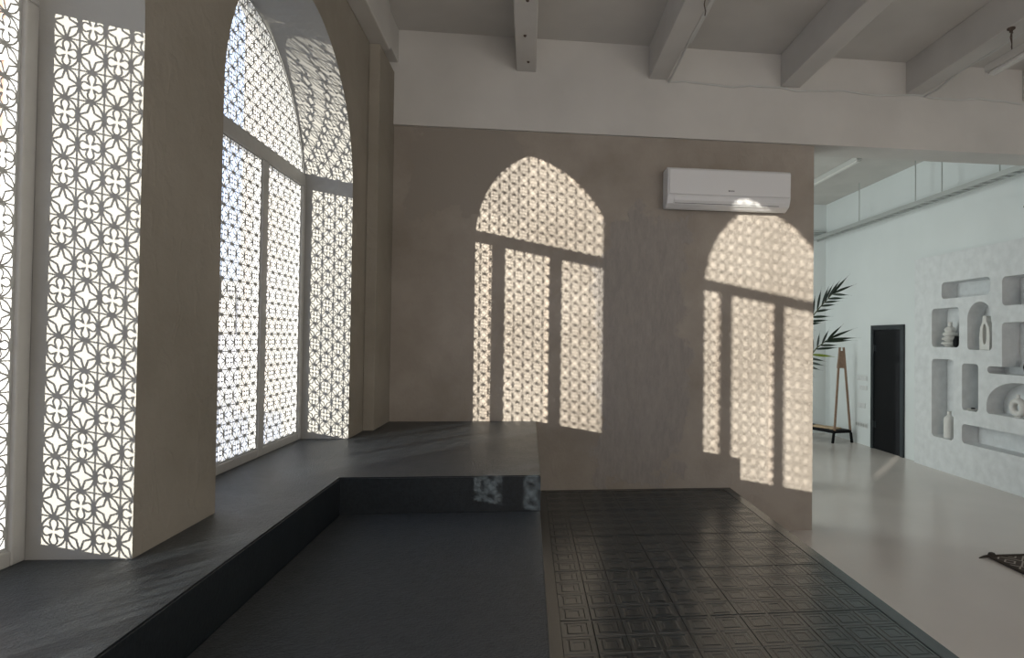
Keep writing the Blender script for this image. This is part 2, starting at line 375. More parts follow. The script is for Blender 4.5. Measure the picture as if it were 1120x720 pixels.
xs = [.311+CXs*i for i in range(-3, 14)]; xs = [x for x in xs if XE+.03 < x < XP-.03]; xs = [XE]+xs+[XP]
ys = [2.92+CYs*i for i in range(-12, 20)]; ys = [y for y in ys if 1.03 < y < D-.03]; ys = [1.0]+ys+[D-.001]
for i in range(len(xs)-1):
    for j in range(len(ys)-1):
        f = lambda v, o, c, n: round((v-o)/c) % n == 0
        x0, x1, y0, y1 = xs[i], xs[i+1], ys[j], ys[j+1]
        if x1-x0 < .13 or y1-y0 < .13:
            tm.face([(x0, y0, ZP), (x1, y0, ZP), (x1, y1, ZP), (x0, y1, ZP)])
        else:
            cell(x0, x1, y0, y1, f(x0, .311, CXs, 2), f(x1, .311, CXs, 2), f(y0, 2.92, CYs, 4), f(y1, 2.92, CYs, 4))
part(tm, 'embossed_tiles', M_tile, tp, fix=False)
tag(tp, 'low black platform covered with embossed square pattern tiles, reaching the plaster wall', 'platform')

# ------------------------------------------------------------------ arched windows with pierced lattice
PIT = .0975
def arc(c, r, a0, a1, n): return [(c[0]+r*math.cos(math.radians(a0+(a1-a0)*i/n)), c[1]+r*math.sin(math.radians(a0+(a1-a0)*i/n))) for i in range(n+1)]
def rot(poly, q):
    for _ in range(q): poly = [(-y, x) for x, y in poly]
    return poly
def cell_tris(kind):
    holes = []
    g, ro, ri = .475, .5, .444
    a = math.degrees(math.acos(g/ro))
    for q in range(4):
        holes.append(rot([(g, g)] + list(reversed(arc((0, 0), ro, a, 90-a, 6))), q))
    if kind == 0:
        tip, inn = .41, .116
        holes.append([p for q in range(4) for p in rot([(tip, 0), (inn, inn)], q)])
        al = 10
        for q in range(4): holes.append(rot([(.158, .158)] + arc((0, 0), ri, al-2, 92-al, 7), q))
    else:
        pet = []
        for q in range(4):
            pet += rot([(.045, -.045), (.12, -.065)] + arc((.275, 0), .126, -125, 125, 10) + [(.12, .065)], q)
        holes.append(pet)
        R = .176; c0 = (.275, 0)
        cosf = (ri*ri-.275**2-R*R)/(2*.275*R); ph = math.degrees(math.acos(cosf))
        a1 = arc(c0, R, ph, 126, 6); a2 = [(y, x) for x, y in reversed(a1)]
        s0 = math.degrees(math.atan2(a1[0][1], a1[0][0])); ar = arc((0, 0), ri, 90-s0, s0, 5)[1:-1]
        for q in range(4): holes.append(rot(a1+a2+ar, q))
    sq = [(-.5, -.5), (.5, -.5), (.5, .5), (-.5, .5)]
    return holed(sq, holes)
CELLS = [cell_tris(0), cell_tris(1)]
def clip(poly, planes):
    for nx, ny, d in planes:        # keep nx*x+ny*y <= d
        out = []
        for i in range(len(poly)):
            p, q = poly[i-1], poly[i]; a = nx*p[0]+ny*p[1]-d; b = nx*q[0]+ny*q[1]-d
            if (a <= 0) != (b <= 0):
                t = a/(a-b); out.append((p[0]+(q[0]-p[0])*t, p[1]+(q[1]-p[1])*t))
            if b <= 0: out.append(q)
        poly = out
        if len(poly) < 3: return []
    return poly
def lattice(outline, border, o, x0, x1):
    """pierced sheet: convex outline (ccw, in y,z), solid border, cell grid with origin o; between x0 and x1"""
    n = len(outline); cxy = (sum(p[0] for p in outline)/n, sum(p[1] for p in outline)/n)
    planes = []; 
    for i in range(n):
        p, q = outline[i], outline[(i+1) % n]; ex, ey = q[0]-p[0], q[1]-p[1]; L = math.hypot(ex, ey)
        nx, ny = ey/L, -ex/L; planes.append((nx, ny, nx*p[0]+ny*p[1]-border))
    # inner outline by intersecting neighbouring offset planes
    innr = []
    for i in range(n):
        a, b = planes[i-1], planes[i]; det = a[0]*b[1]-a[1]*b[0]
        innr.append(((a[2]*b[1]-a[1]*b[2])/det, (a[0]*b[2]-a[2]*b[0])/det))
    polys = []
    ylo, yhi = min(p[0] for p in outline), max(p[0] for p in outline); zlo, zhi = min(p[1] for p in outline), max(p[1] for p in outline)
    for i in range(math.floor((ylo-o[0])/PIT), math.ceil((yhi-o[0])/PIT)+1):
        for j in range(math.floor((zlo-o[1])/PIT), math.ceil((zhi-o[1])/PIT)+1):
            c = (o[0]+(i+.5)*PIT, o[1]+(j+.5)*PIT)
            corners = [(c[0]+s*PIT/2, c[1]+t*PIT/2) for s in (-1, 1) for t in (-1, 1)]
            full = all(a*p[0]+b*p[1] <= d for p in corners for a, b, d in planes)
            if not full and any(all(a*p[0]+b*p[1] > d for p in corners) for a, b, d in planes): continue
            for t in CELLS[(i+j) % 2]:
                q = [(c[0]+p[0]*PIT, c[1]+p[1]*PIT) for p in t]
                if not full: q = clip(q, planes)
                if len(q) >= 3: polys.append(q)
    for i in range(n):
        j = (i+1) % n; polys.append([outline[i], outline[j], innr[j], innr[i]])
    m = MB(); idx = {}; ec = {}; fs = []
    def vid(p):
        k = (round(p[0]*2e5), round(p[1]*2e5))
        if k not in idx: idx[k] = len(idx); 
        return idx[k]
    for q in polys:
        ids = []
        for p in q:
            v = vid(p)
            if not ids or ids[-1] != v: ids.append(v)
        if ids[0] == ids[-1]: ids.pop()
        if len(set(ids)) < 3 or len(set(ids)) != len(ids): continue
        ar = sum(q[k-1][0]*q[k][1]-q[k][0]*q[k-1][1] for k in range(len(q)))
        if ar < 0: ids.reverse()
        fs.append(ids)
        for a, b in zip(ids, ids[1:]+ids[:1]): ec[(a, b)] = ec.get((a, b), 0)+1
    N = len(idx); co = [None]*N
    for k, v in idx.items(): co[v] = (k[0]/2e5, k[1]/2e5)
    m.v = [(x1, *c) for c in co]+[(x0, *c) for c in co]
    for f in fs: m.f.append(f); m.f.append([N+i for i in reversed(f)])
    for (a, b) in ec:
        if (b, a) not in ec: m.f.append([b, a, N+a, N+b])
    return m

ZT1, ZT0 = 2.896, 2.812
MU = [(3.271, 3.340), (3.850, 3.923)]
ZR = ZT+.05                     # top of bottom rail
XA, XB = XF-.0145, XF-.012          # lattice sheet
def make_window(name, k):
    w = struct(empty(name, (XO, YO-k*PER, ZT)))
    dy = -k*PER
    f = MB()
    y0, y1 = YO-RO+.002+dy, YO+RO-.002+dy
    def bx(a, b, c, d): f.box(XO, XF, a+dy, b+dy, c, d)
    f.box(XO, XF, y0, y0+.06, ZT, ZT0+.0); f.box(XO, XF, y1-.055, y1, ZT, ZT0)
    f.box(XO, XF, y0, y1, ZT0, ZT1)                                                 # transom
    part(f, 'outer_frame', M_frame, w, bevel=.006)
    for a, b in MU:
        part(MB().box(XO, XF, a+dy, b+dy, ZT, ZT0), 'mullion', M_frame, w, bevel=.006)
    f = MB()
    for a, b in ((y0+.06, MU[0][0]+dy), (MU[0][1]+dy, MU[1][0]+dy), (MU[1][1]+dy, y1-.055)):
        f.box(XO, XF-.002, a, b, ZT, ZR)
    part(f, 'bottom_rail', M_frame, w, bevel=.005)
    panes = [(y0+.06, MU[0][0]+dy), (MU[0][1]+dy, MU[1][0]+dy), (MU[1][1]+dy, y1-.055)]
    o = (MU[1][1]+.03+dy, ZR+.012)
    for a, b in panes:
        out = [(a-.004, ZR-.004), (b+.004, ZR-.004), (b+.004, ZT0+.004), (a-.004, ZT0+.004)]
        part(lattice(out, .012, (b-.008-5*PIT, ZR+.008+PIT), XA, XB), 'lattice_panel', M_lattice, w, fix=False)
    # arched top
    oy = YO+dy; th0 = math.asin((ZT1-ZO)/(RO-.003)); out = []
    nseg = 44
    for i in range(nseg+1):
        a = th0+(math.pi-2*th0)*i/nseg; out.append((oy+(RO-.003)*math.cos(a), ZO+(RO-.003)*math.sin(a)))
    part(lattice(out, .012, (oy-.5*PIT, ZT1+.012), XA, XB), 'arched_lattice', M_lattice, w, fix=False)
    g = MB()
    for a, b in panes: g.box(-1.706, -1.700, a-.01, b+.01, ZR-.02, ZT0+.01)
    g.prism(out, 'x', -1.706, -1.700)
    part(g, 'glass', M_glass, w)
    # handle on the middle leaf
    h = MB(); hy = MU[0][1]+.03+dy
    hb = part(MB().box(XF-.012, XF+.004, hy-.034, hy-.006, 1.93, 2.05), 'door_handle', M_frame, w, bevel=.003)
    return w
make_window('window_1', 0)
make_window('window_2', 1)

# ------------------------------------------------------------------ air conditioner
ax0, ax1 = 1.20, 2.33
ac = empty('air_conditioner', ((ax0+ax1)/2, D, 2.93))
prof = [(D, 2.945), (D-.07, 2.93), (D-.10, 2.935), (D-.165, 2.965), (D-.185, 3.0), (D-.195, 3.03), (D-.20, 3.25), (D-.19, 3.275), (D-.16, 3.285), (D, 3.285)]
part(MB().prism(prof, 'x', ax0, ax1), 'body', M_ac, ac, bevel=.006)
fp = [(D-.200, 3.035), (D-.212, 3.045), (D-.214, 3.255), (D-.200, 3.272)]
part(MB().prism(fp, 'x', ax0+.012, ax1-.012), 'front_panel', M_ac, ac, bevel=.004)
part(MB().prism([(D-.197, 3.018), (D-.190, 2.992), (D-.160, 2.957), (D-.152, 2.962), (D-.18, 3.0), (D-.187, 3.02)], 'x', ax0+.06, ax1-.06), 'louvre', M_ac, ac, bevel=.002)
part(MB().prism([(D-.176, 2.978), (D-.170, 2.968), (D-.164, 2.963), (D-.160, 2.972)], 'x', ax0+.07, ax1-.10), 'outlet_slot', M_acdark, ac)
lg = MB().box(1.745, 1.765, D-.2155, D-.213, 3.075, 3.086)
lg.box(1.770, 1.785, D-.2155, D-.213, 3.075, 3.086); lg.box(1.790, 1.800, D-.2155, D-.213, 3.075, 3.086)
part(lg, 'maker_mark', M_acmark, ac)
tag(ac, 'white wall mounted air conditioner high on the taupe plaster wall', 'air conditioner')

# ------------------------------------------------------------------ ceiling things, near room
lamp = empty('fluorescent_lamp', (3.6, 3.7, 3.86))
part(MB().box(3.56, 3.645, 2.9, 4.43, 3.895, 3.955), 'housing', M_white, lamp, bevel=.006)
part(MB().box(3.575, 3.63, 2.92, 4.41, 3.868, 3.896), 'diffuser', M_ceramic, lamp, bevel=.01)
for y in (4.2, 3.1):
    part(MB().tube([(3.60, y, 3.95), (3.60, y, 4.117)], .004, 6), 'hanging_wire', M_rust, lamp)
tag(lamp, 'white fluorescent lamp hanging on wires below the beam over the opening', 'lamp')
tag(MB().tube([(3.715, D-.05, 4.10), (3.72, 5.2, 4.098), (3.712, 4.9, 4.13), (3.716, 4.6, 4.12), (3.71, 4.2, 4.135), (3.716, 3.6, 4.13), (3.715, 2.8, 4.13)], .010, 8).build('power_cable', M_cable, smooth=True),
    'white cable clipped along the beam above the fluorescent lamp', 'cable')
pts = []
for i in range(30):
    x = 1.235+(5.6-1.235)*i/29; pts.append((x, D-.046, 4.098+.012*math.sin(i*1.3)+.006*math.sin(i*2.9)))
tag(MB().tube(pts, .009, 6).build('power_cable', M_cable, smooth=True), 'thin white cable running sideways along the girder under the beam ends', 'cable')
tr = MB().box(1.225, 1.262, 2.4, 4.72, 4.125, 4.165)
cd_ = empty('cable_trunking', (1.24, 4, 4.13))
part(tr, 'channel', M_cable, cd_, bevel=.003)
part(MB().tube([(1.243, 4.72, 4.145), (1.238, 4.95, 4.12), (1.236, 5.2, 4.105), (1.238, D-.05, 4.10)], .010, 8), 'cable', M_cable, cd_, smooth=True)
tag(cd_, 'white cable trunking with a loose cable end beside the second beam', 'trunking')
def hook(x, y, label):
    h = empty('ceiling_hook', (x, y, 4.117))
    b = MB().lathe([(.028, 0), (.028, -.008), (.012, -.018), (.012, -.03)], (x, y, 4.117), 12)
    b.bar((x-.03, y-.02, 4.10), (x+.035, y+.025, 4.096), .006, .006)
    part(b, 'anchor', M_rust, h)
    part(MB().tube([(x+.004, y, 4.09), (x-.002, y+.005, 4.05), (x+.006, y, 4.0), (x+.002, y, 3.97)], .004, 6), 'wire', M_rust, h)
    tag(h, label, 'hook')
hook(1.165, 4.02, 'rusty hook with a loose wire under the beam with trunking')
hook(3.56, 4.16, 'rusty hook under the beam above the fluorescent lamp end')
for i, (x, y) in enumerate(((-.04, 4.25), (-.06, 4.75), (-.035, 5.2))):
    tag(MB().lathe([(.012, 0), (.012, -.006), (.006, -.012)], (x, y, 4.117), 8).build('anchor_bolt', M_rust), ['bolt stub under the central beam, farthest from the back wall', 'bolt stub under the central beam, middle one of three', 'bolt stub under the central beam, nearest the back wall'][i], 'bolt', 'bolt stubs under the central beam')

# ------------------------------------------------------------------ far room: niche block
XN = 5.65
def rrect(y0, y1, z0, z1, r=.055, n=5):
    p = []
    for cxx, czz, a in ((y1-r, z0+r, -90), (y1-r, z1-r, 0), (y0+r, z1-r, 90), (y0+r, z0+r, 180)):
        p += arc((cxx, czz), r, a, a+90, n)
    return p
def archn(y0, y1, z0, z1, rc=.05):
    r = (y1-y0)/2; p = arc((y0+rc, z0+rc), rc, 180, 270, 4)+arc((y1-rc, z0+rc), rc, 270, 360, 4)
    return p+arc(((y0+y1)/2, z1-r), r, 0, 180, 20)
NI = [rrect(6.93, 7.82, 2.36, 2.585), rrect(7.474, 8.023, 1.70, 2.235), archn(6.90, 7.322, 1.672, 2.284), rrect(7.577, 8.021, .452, 1.535),
      rrect(7.130, 7.420, .885, 1.493, .045), rrect(5.6, 7.42, .452, .705), rrect(5.7, 6.74, 2.21, 2.558)]
# low dome
yd, hw = 6.49, .50
dome = arc((yd-hw+.05, .94), .05, 180, 270, 4)+arc((yd+hw-.05, .94), .05, 270, 360, 4)+[(yd+hw*math.cos(math.radians(a)), 1.0+.30*math.sin(math.radians(a))) for a in range(4, 177, 8)]
NI.append(dome)
# L-shaped recess
NI.append(arc((5.75, 1.435), .05, 180, 270, 3)+arc((6.975-.045, 1.387+.045), .045, 270, 450, 8)+[(6.742, 1.477)]+arc((6.742-.05, 2.01-.05), .05, 0, 90, 4)+arc((5.75, 1.96), .05, 90, 180, 4))
nb = MB(); yb0, yb1 = 4.6, 8.41; zt = 2.98
for t in holed([(yb0, 0), (yb1, 0), (yb1, zt), (yb0, zt)], NI): nb.face([(XN, y, z) for y, z in t])
XNB = XR+.16
for h in NI:
    for a, b in zip(h, h[1:]+h[:1]): nb.face([(XN, *a), (XN, *b), (XNB, *b), (XNB, *a)])
    nb.f.append([nb.vert((XNB, *p)) for p in h])
rc_ = [(yb0, 0), (yb1, 0), (yb1, zt), (yb0, zt)]
for a, b in zip(rc_, rc_[1:]+rc_[:1]): nb.face([(XN, *a), (XN, *b), (XR+.25, *b), (XR+.25, *a)])
nbo = struct(nb.build('wall_niches', M_niche, fix=False))
bm = bmesh.new(); bm.from_mesh(nbo.data); bmesh.ops.remove_doubles(bm, verts=bm.verts, dist=1e-5); bmesh.ops.recalc_face_normals(bm, faces=bm.faces); bm.to_mesh(nbo.data); bm.free()

# ceramics
XV = 5.735
rv = []
z = 0
rv += [(.055, 0), (.075, .012)]
for i in range(4):
    z0 = .03+i*.062; R = (.112, .106, .098, .078)[i]
    rv += [(.06, z0-.008), (R-.01, z0+.006), (R, z0+.02), (R-.01, z0+.036), (.06, z0+.05)]
rv += [(.028, .285), (.026, .33), (.034, .345), (.02, .345)]
tag(MB().lathe(rv, (5.765, 7.80, 1.701), 32).build('ribbed_vase', M_ceramic, smooth=True), 'white stacked disc vase in the square niche', 'vase')
tag(MB().lathe([(.03, 0), (.05, .02), (.052, .09), (.035, .13), (.03, .15), (.02, .15)], (5.70, 7.575, 1.701), 20).build('small_jar', M_black, smooth=True), 'small black jar beside the stacked disc vase', 'jar')
# slotted bottle
sb = MB(); yv, zv = 7.09, 1.673
outl = [(yv-.085, zv), (yv+.085, zv), (yv+.09, zv+.17), (yv+.075, zv+.29), (yv+.035, zv+.36), (yv+.028, zv+.43), (yv-.028, zv+.43), (yv-.035, zv+.36), (yv-.075, zv+.29), (yv-.09, zv+.17)]
slot = [(yv+.032*math.cos(math.radians(a)), zv+.20+(.03 if math.sin(math.radians(a)) > 0 else -.03)*1+.10*math.sin(math.radians(a))) for a in range(0, 360, 20)]
for xx in (5.70, 5.77):
    for t in holed(outl, [slot]): sb.face([(xx, y, z) for y, z in t])
for lp in (outl, slot):
    for a, b in zip(lp, lp[1:]+lp[:1]): sb.face([(5.70, *a), (5.70, *b), (5.77, *b), (5.77, *a)])
o = sb.build('slotted_vase', M_ceramic, bevel=.008)
bm = bmesh.new(); bm.from_mesh(o.data); bmesh.ops.remove_doubles(bm, verts=bm.verts, dist=1e-5); bmesh.ops.recalc_face_normals(bm, faces=bm.faces); bm.to_mesh(o.data); bm.free()
tag(o, 'white bottle vase with a vertical slot in the arched niche', 'vase')
tag(MB().lathe([(.06, 0), (.068, .01), (.068, .25), (.06, .285), (.028, .315), (.026, .36), (.034, .368), (.024, .37)], (5.745, 7.79, .453), 28).build('bottle_vase', M_ceramic, smooth=True), 'plain white bottle standing in the tall narrow niche', 'vase')
dish = empty('small_dish', (5.73, 7.32, .886))
part(MB().lathe([(.03, 0), (.06, .006), (.072, .02), (.066, .02), (.03, .008)], (5.73, 7.33, .886), 20), 'plate', M_ceramic, dish, smooth=True)
part(MB().lathe([(.022, .02), (.028, .026), (.022, .034), (.008, .036)], (5.73, 7.32, .886), 14), 'lid_knob', M_black, dish, smooth=True)
tag(dish, 'small white dish with a dark knob in the medium tall niche', 'dish')
# ring vase
rvv = MB(); cyv, czv = 6.60, 1.005; n1, n2 = 32, 14
rg = []
for i in range(n1):
    a = 2*math.pi*i/n1; rg.append([rvv.vert((5.74+.045*math.sin(2*math.pi*k/n2), cyv+(.078+.036*math.cos(2*math.pi*k/n2))*math.cos(a), czv+(.078+.036*math.cos(2*math.pi*k/n2))*math.sin(a))) for k in range(n2)])
for i in range(n1):
    for k in range(n2): rvv.f.append([rg[i][k], rg[i][(k+1) % n2], rg[(i+1) % n1][(k+1) % n2], rg[(i+1) % n1][k]])
rvv.lathe([(.028, .10), (.020, .12), (.020, .145), (.027, .153), (.017, .154)], (5.74, cyv, czv), 16)
rvv.lathe([(.04, -.1155), (.04, -.108), (.025, -.10)], (5.74, cyv, czv), 16)
tag(rvv.build('ring_vase', M_ceramic, smooth=True), 'white ring shaped vase in the low domed niche', 'vase')
tag(MB().lathe([(.04, 0), (.055, .02), (.055, .12), (.045, .15), (.04, .19), (.05, .2), (.035, .2)], (5.75, 6.40, 2.211), 24).build('blue_jar', M_blue, smooth=True), 'dark blue jar in the upper niche at the picture edge', 'jar')
gl = MB()
gl.lathe([(.02*0+.035, 0), (.05, .01), (.085, .05), (.095, .095), (.085, .14), (.05, .18), (.03, .19), (.02, .19)], (5.75, 6.40, 1.388), 24)
tag(gl.build('round_vase', M_black, smooth=True), 'round black vase in the L shaped niche', 'vase')

# ------------------------------------------------------------------ far room: door
dr = struct(empty('door_1', (XR, 9.19, 0)))
f = MB(); d0, d1, dz = 8.74, 9.63, 2.035
f.box(XR-.035, XR-.001, d0, d0+.075, 0, dz); f.box(XR-.035, XR-.001, d1-.075, d1, 0, dz); f.box(XR-.035, XR-.001, d0+.075, d1-.075, dz-.075, dz)
part(f, 'door_frame', M_blackframe, dr, bevel=.004)
part(MB().box(XR-.016, XR-.001, d0+.076, d1-.076, .004, dz-.076), 'door_leaf', M_black, dr)
for zz in (.40, 1.66):
    part(MB().tube([(XR-.03, d1-.085, zz-.05), (XR-.03, d1-.085, zz+.05)], .011, 10).box(XR-.022, XR-.014, d1-.14, d1-.085, zz-.05, zz+.05), 'hinge', M_blackframe, dr)
# switches
def plate(y0, y1, z0, z1, n, name, label, cat, round_=False):
    y0, y1, z0, z1 = y0*.978, y1*.978, 1.75-(1.75-z0)*.978, 1.75-(1.75-z1)*.978
    e_ = empty(name, (XR, (y0+y1)/2, (z0+z1)/2))
    part(MB().box(XR-.010, XR-.001, y0, y1, z0, z1), 'cover_plate', M_plastic, e_, bevel=.003)
    for i in range(n):
        yc = y0+(y1-y0)*(i+.5)/n; w = (y1-y0)/n*.36
        if round_: part(MB().tube([(XR-.016, yc, (z0+z1)/2), (XR-.008, yc, (z0+z1)/2)], w, 14), 'socket_insert', M_steel, e_)
        else: part(MB().box(XR-.014, XR-.008, yc-w, yc+w, z0+.012, z1-.012), 'rocker', M_plastic, e_, bevel=.002)
    tag(e_, label, cat)
plate(10.0, 10.33, 1.08, 1.17, 4, 'light_switch', 'white four gang light switch left of the black door', 'switch')
plate(10.0, 10.24, .92, 1.0, 3, 'light_switch', 'white triple switch plate below the four gang light switch', 'switch')
plate(10.05, 10.28, .60, .69, 2, 'light_switch', 'white double switch plate low beside the black door', 'switch')
plate(9.98, 10.36, .26, .35, 5, 'wall_socket', 'row of round wall sockets near the floor beside the black door', 'socket', True)

# ------------------------------------------------------------------ far room: cable tray, lamp, pipes
ct = empty('cable_tray', (5.47, 8.5, 3.71))
for xx, nm in ((5.40, 'rail'), (5.54, 'rail')):
    part(MB().box(xx-.012, xx+.012, 5.9, YFAR-.01, 3.69, 3.75), nm, M_steel, ct)
for i in range(32):
    y = 6.0+i*.163; part(MB().box(5.41, 5.53, y, y+.025, 3.693, 3.705), 'rung', M_steel, ct)
cb = MB()
for xx, zz in ((5.44, 3.717), (5.47, 3.72), (5.50, 3.716)): cb.tube([(xx+.01*math.sin(i*1.7), 5.9+i*.35, zz) for i in range(16)], .011, 6)
part(cb, 'cables', M_steel, ct)
for y in (9.62, 8.13, 7.57, 6.56):
    part(MB().tube([(5.47, y, 3.70), (5.47, y, ZC)], .008, 6), 'hanging_rod', M_steel, ct)
tag(ct, 'long galvanised cable tray hung on rods along the right wall', 'cable tray')
dc = empty('wall_conduit', (5.69, 6.27, 3.46))
part(MB().box(5.67, XR, 6.40, 6.47, 3.38, 3.72), 'channel', M_farwall, dc, bevel=.004)
part(MB().tube([(5.69, 6.435, 3.39), (5.68, 6.435, 3.35), (5.66, 6.415, 3.335)], .012, 8), 'cable_end', M_black, dc)
tag(dc, 'short white vertical conduit with a black cable end on the right wall', 'conduit')
fl = empty('strip_lamp', (4.66, 8.8, 4.35))
part(MB().box(4.62, 4.70, 8.2, 9.7, 4.36, ZC), 'housing', M_cable, fl, bevel=.006)
part(MB().box(4.635, 4.685, 8.22, 9.68, 4.335, 4.361), 'diffuser', M_ceramic, fl, bevel=.006)
tag(fl, 'white strip lamp fixed to the ceiling of the room beyond', 'lamp')
for i, zz in enumerate((3.88, 3.81)):
    tag(MB().tube([(2.0, YFAR-.05, zz), (5.68, YFAR-.05, zz)], .022, 10).build('wall_pipe', M_steel, smooth=True), ['upper of two grey pipes high on the far end wall', 'lower of two grey pipes high on the far end wall'][i], 'pipe', 'pipes on the far end wall')

# ------------------------------------------------------------------ far room: coat rack
ck = empty('coat_rack', (5.2, 10.5, 0))
def w3(a, b, t): return tuple(a[i]+(b[i]-a[i])*t for i in range(3))
ra, rb = (5.44, 10.08), (5.12, 10.95)      # centres of the two ends
ux, uy = .185, .03                          # half width across
base = MB()
q = [(ra[0]-ux, ra[1]-uy), (ra[0]+ux, ra[1]+uy), (rb[0]+ux, rb[1]+uy), (rb[0]-ux, rb[1]-uy)]
base.prism(q, 'z', .17, .225)
part(base, 'base_tray', M_black, ck, bevel=.004)
for c in (ra, rb):
    for s in (-1, 1):
        part(MB().bar((c[0]+s*ux*1.04, c[1]+s*uy, 0), (c[0]+s*ux*.92, c[1]+s*uy, .18), .035, .035, (0, 1, 0)), 'foot', M_black, ck)
part(MB().bar((ra[0]-.03, ra[1]+.10, .236), (rb[0]+.05, rb[1]-.35, .236), .22, .022), 'shelf_board', M_pale, ck, bevel=.003)
for c in (ra, rb):
    fr = empty('a_frame', Vector((c[0], c[1], .22))-ck.location); fr.parent = ck
    top = (c[0]-.02, c[1], 1.66)
    for s in (-1, 1):
        part(MB().bar((c[0]+s*ux*.86, c[1]+s*uy, .22), (top[0]+s*.035, top[1], 1.66), .030, .030, (0, 1, 0)), 'leg', M_wood, fr)
    part(MB().prism([(top[0]-.085, 1.30), (top[0]+.085, 1.30), (top[0]+.05, 1.60), (top[0]-.05, 1.60)], 'y', c[1]-.012, c[1]+.012), 'gusset', M_wood, fr)
tag(ck, 'wooden A frame coat rack on a black tray base by the far wall', 'coat rack')

# ------------------------------------------------------------------ potted palm behind the wall end
YPL = 7.2
pl = empty('potted_palm', (3.05, YPL, 0))
part(MB().lathe([(.17, 0), (.20, .02), (.24, .40), (.25, .42), (.22, .42), (.21, .36)], (3.05, YPL, 0), 28), 'pot', M_pot, pl, smooth=True)
part(MB().lathe([(.212, .36), (.10, .385), (.01, .39)], (3.05, YPL, 0), 20), 'soil', M_rust, pl)
sm = MB()
def leaflet(mb, base, tip, width, sag):
    base, tip = Vector(base), Vector(tip); d = tip-base; L = d.length; side = d.cross(Vector((0, 1, 0.25))).normalized()
    n = 7; l_, r_ = [], []
    for i in range(n+1):
        t = i/n; c = base+d*t+Vector((0, 0, -sag*L*t*t)); w = width*(math.sin(math.pi*min(1, t*1.15+.12))**.8 if t < .86 else max(0, (1-t)/.14*.42))
        w = max(w, .0006); f = Vector((0, .25*w, 0))
        l_.append(mb.vert(c-side*w+f)); r_.append(mb.vert(c+side*w+f))
    mid = [mb.vert(base+d*(i/n)+Vector((0, 0, -sag*L*(i/n)**2))) for i in range(n+1)]
    for i in range(n):
        mb.f.append([l_[i], l_[i+1], mid[i+1], mid[i]]); mb.f.append([mid[i], mid[i+1], r_[i+1], r_[i]])
def px3(u, v, Y):
    d = fw*FPX+rt2*(u-PX)-up2*(v-PY); k = Y/d.y; return Vector((0, 0, EYE))+d*k
CR = Vector((3.05, YPL, 1.35))
def frond(rach, leaves, mt=None, Y=YPL):
    fr = empty('frond', (0, 0, 0)); fr.parent = pl; fr.location = Vector((0, 0, 0))
    pts = [Vector((3.05, YPL, .40)), CR]+rach
    ok = []
    for i in range(len(pts)-1):
        for k in range(5): ok.append(pts[i].lerp(pts[i+1], k/5))
    ok.append(pts[-1])
    part(MB().tube(ok, [.014-.010*i/len(ok) for i in range(len(ok))], 6), 'stalk', M_stem, fr, smooth=True)
    lf = MB(); ly = MB()
    for (b, t, w, s, yel) in leaves: leaflet(ly if yel else lf, b, t, w, s)
    part(lf, 'leaflets', M_leaf, fr, fix=False)
    if ly.v: part(ly, 'yellow_leaflet', M_leafy, fr, fix=False)
# the two fronds that show past the wall, as rachis and leaflets in metres around the crown
def V(x, y, z): return Vector((x, y, z))
def gx(u, v, dy=0): return px3(u, v, YPL+dy)
fr1 = [gx(880, 372), gx(888, 347), gx(897, 336, -.05), gx(911, 321, -.1)]
L1 = [(gx(911, 321, -.1), gx(930, 298, -.25)), (gx(911, 321, -.1), gx(938, 309, -.3)), (gx(910, 322, -.1), gx(932, 322, -.35)), (gx(906, 326, -.08), gx(921, 302, 0)), (gx(906, 327, -.08), gx(927, 325, -.3)),
      (gx(902, 330, -.06), gx(913, 306, .1)), (gx(902, 331, -.06), gx(922, 328, -.3)), (gx(899, 334, -.05), gx(908, 308, .15)), (gx(898, 335, -.05), gx(917, 332, -.25)), (gx(894, 339, -.03), gx(899, 311, .15)), (gx(893, 341, -.02), gx(912, 337, -.2)),
      (gx(889, 345), gx(892, 318, .2)), (gx(888, 347), gx(912, 345, -.2)), (gx(885, 352), gx(910, 349, -.2)), (gx(884, 355), gx(901, 352, -.2)), (gx(882, 360), gx(892, 358, -.2)), (gx(886, 350), gx(878, 322, .2)), (gx(883, 358), gx(868, 335, .1))]
frond(fr1, [(b, t, .0165, .05, False) for b, t in L1])
fr2 = [gx(874, 420), gx(884, 393), gx(893, 381, -.1), gx(906, 371, -.2)]
L2 = [(gx(906, 371, -.2), gx(923, 353, -.35)), (gx(906, 371, -.2), gx(938, 357, -.4)), (gx(905, 372, -.2), gx(942, 368, -.45)), (gx(902, 374, -.18), gx(938, 371, -.45)), (gx(899, 377, -.15), gx(908, 357, 0)), (gx(898, 378, -.15), gx(920, 377, -.4)),
      (gx(894, 381, -.1), gx(897, 360, .1)), (gx(893, 382, -.1), gx(921, 379, -.35)), (gx(889, 386, -.05), gx(890, 366, .15)), (gx(888, 388, -.05), gx(918, 390, -.3), True), (gx(885, 392), gx(906, 395, -.3)), (gx(883, 396), gx(905, 400, -.25)), (gx(881, 400), gx(900, 405, -.2)), (gx(879, 406), gx(893, 413, -.2)), (gx(884, 392), gx(872, 372, .2)), (gx(880, 402), gx(864, 392, .2))]
frond(fr2, [(l[0], l[1], .017, .04, len(l) > 2) for l in L2])
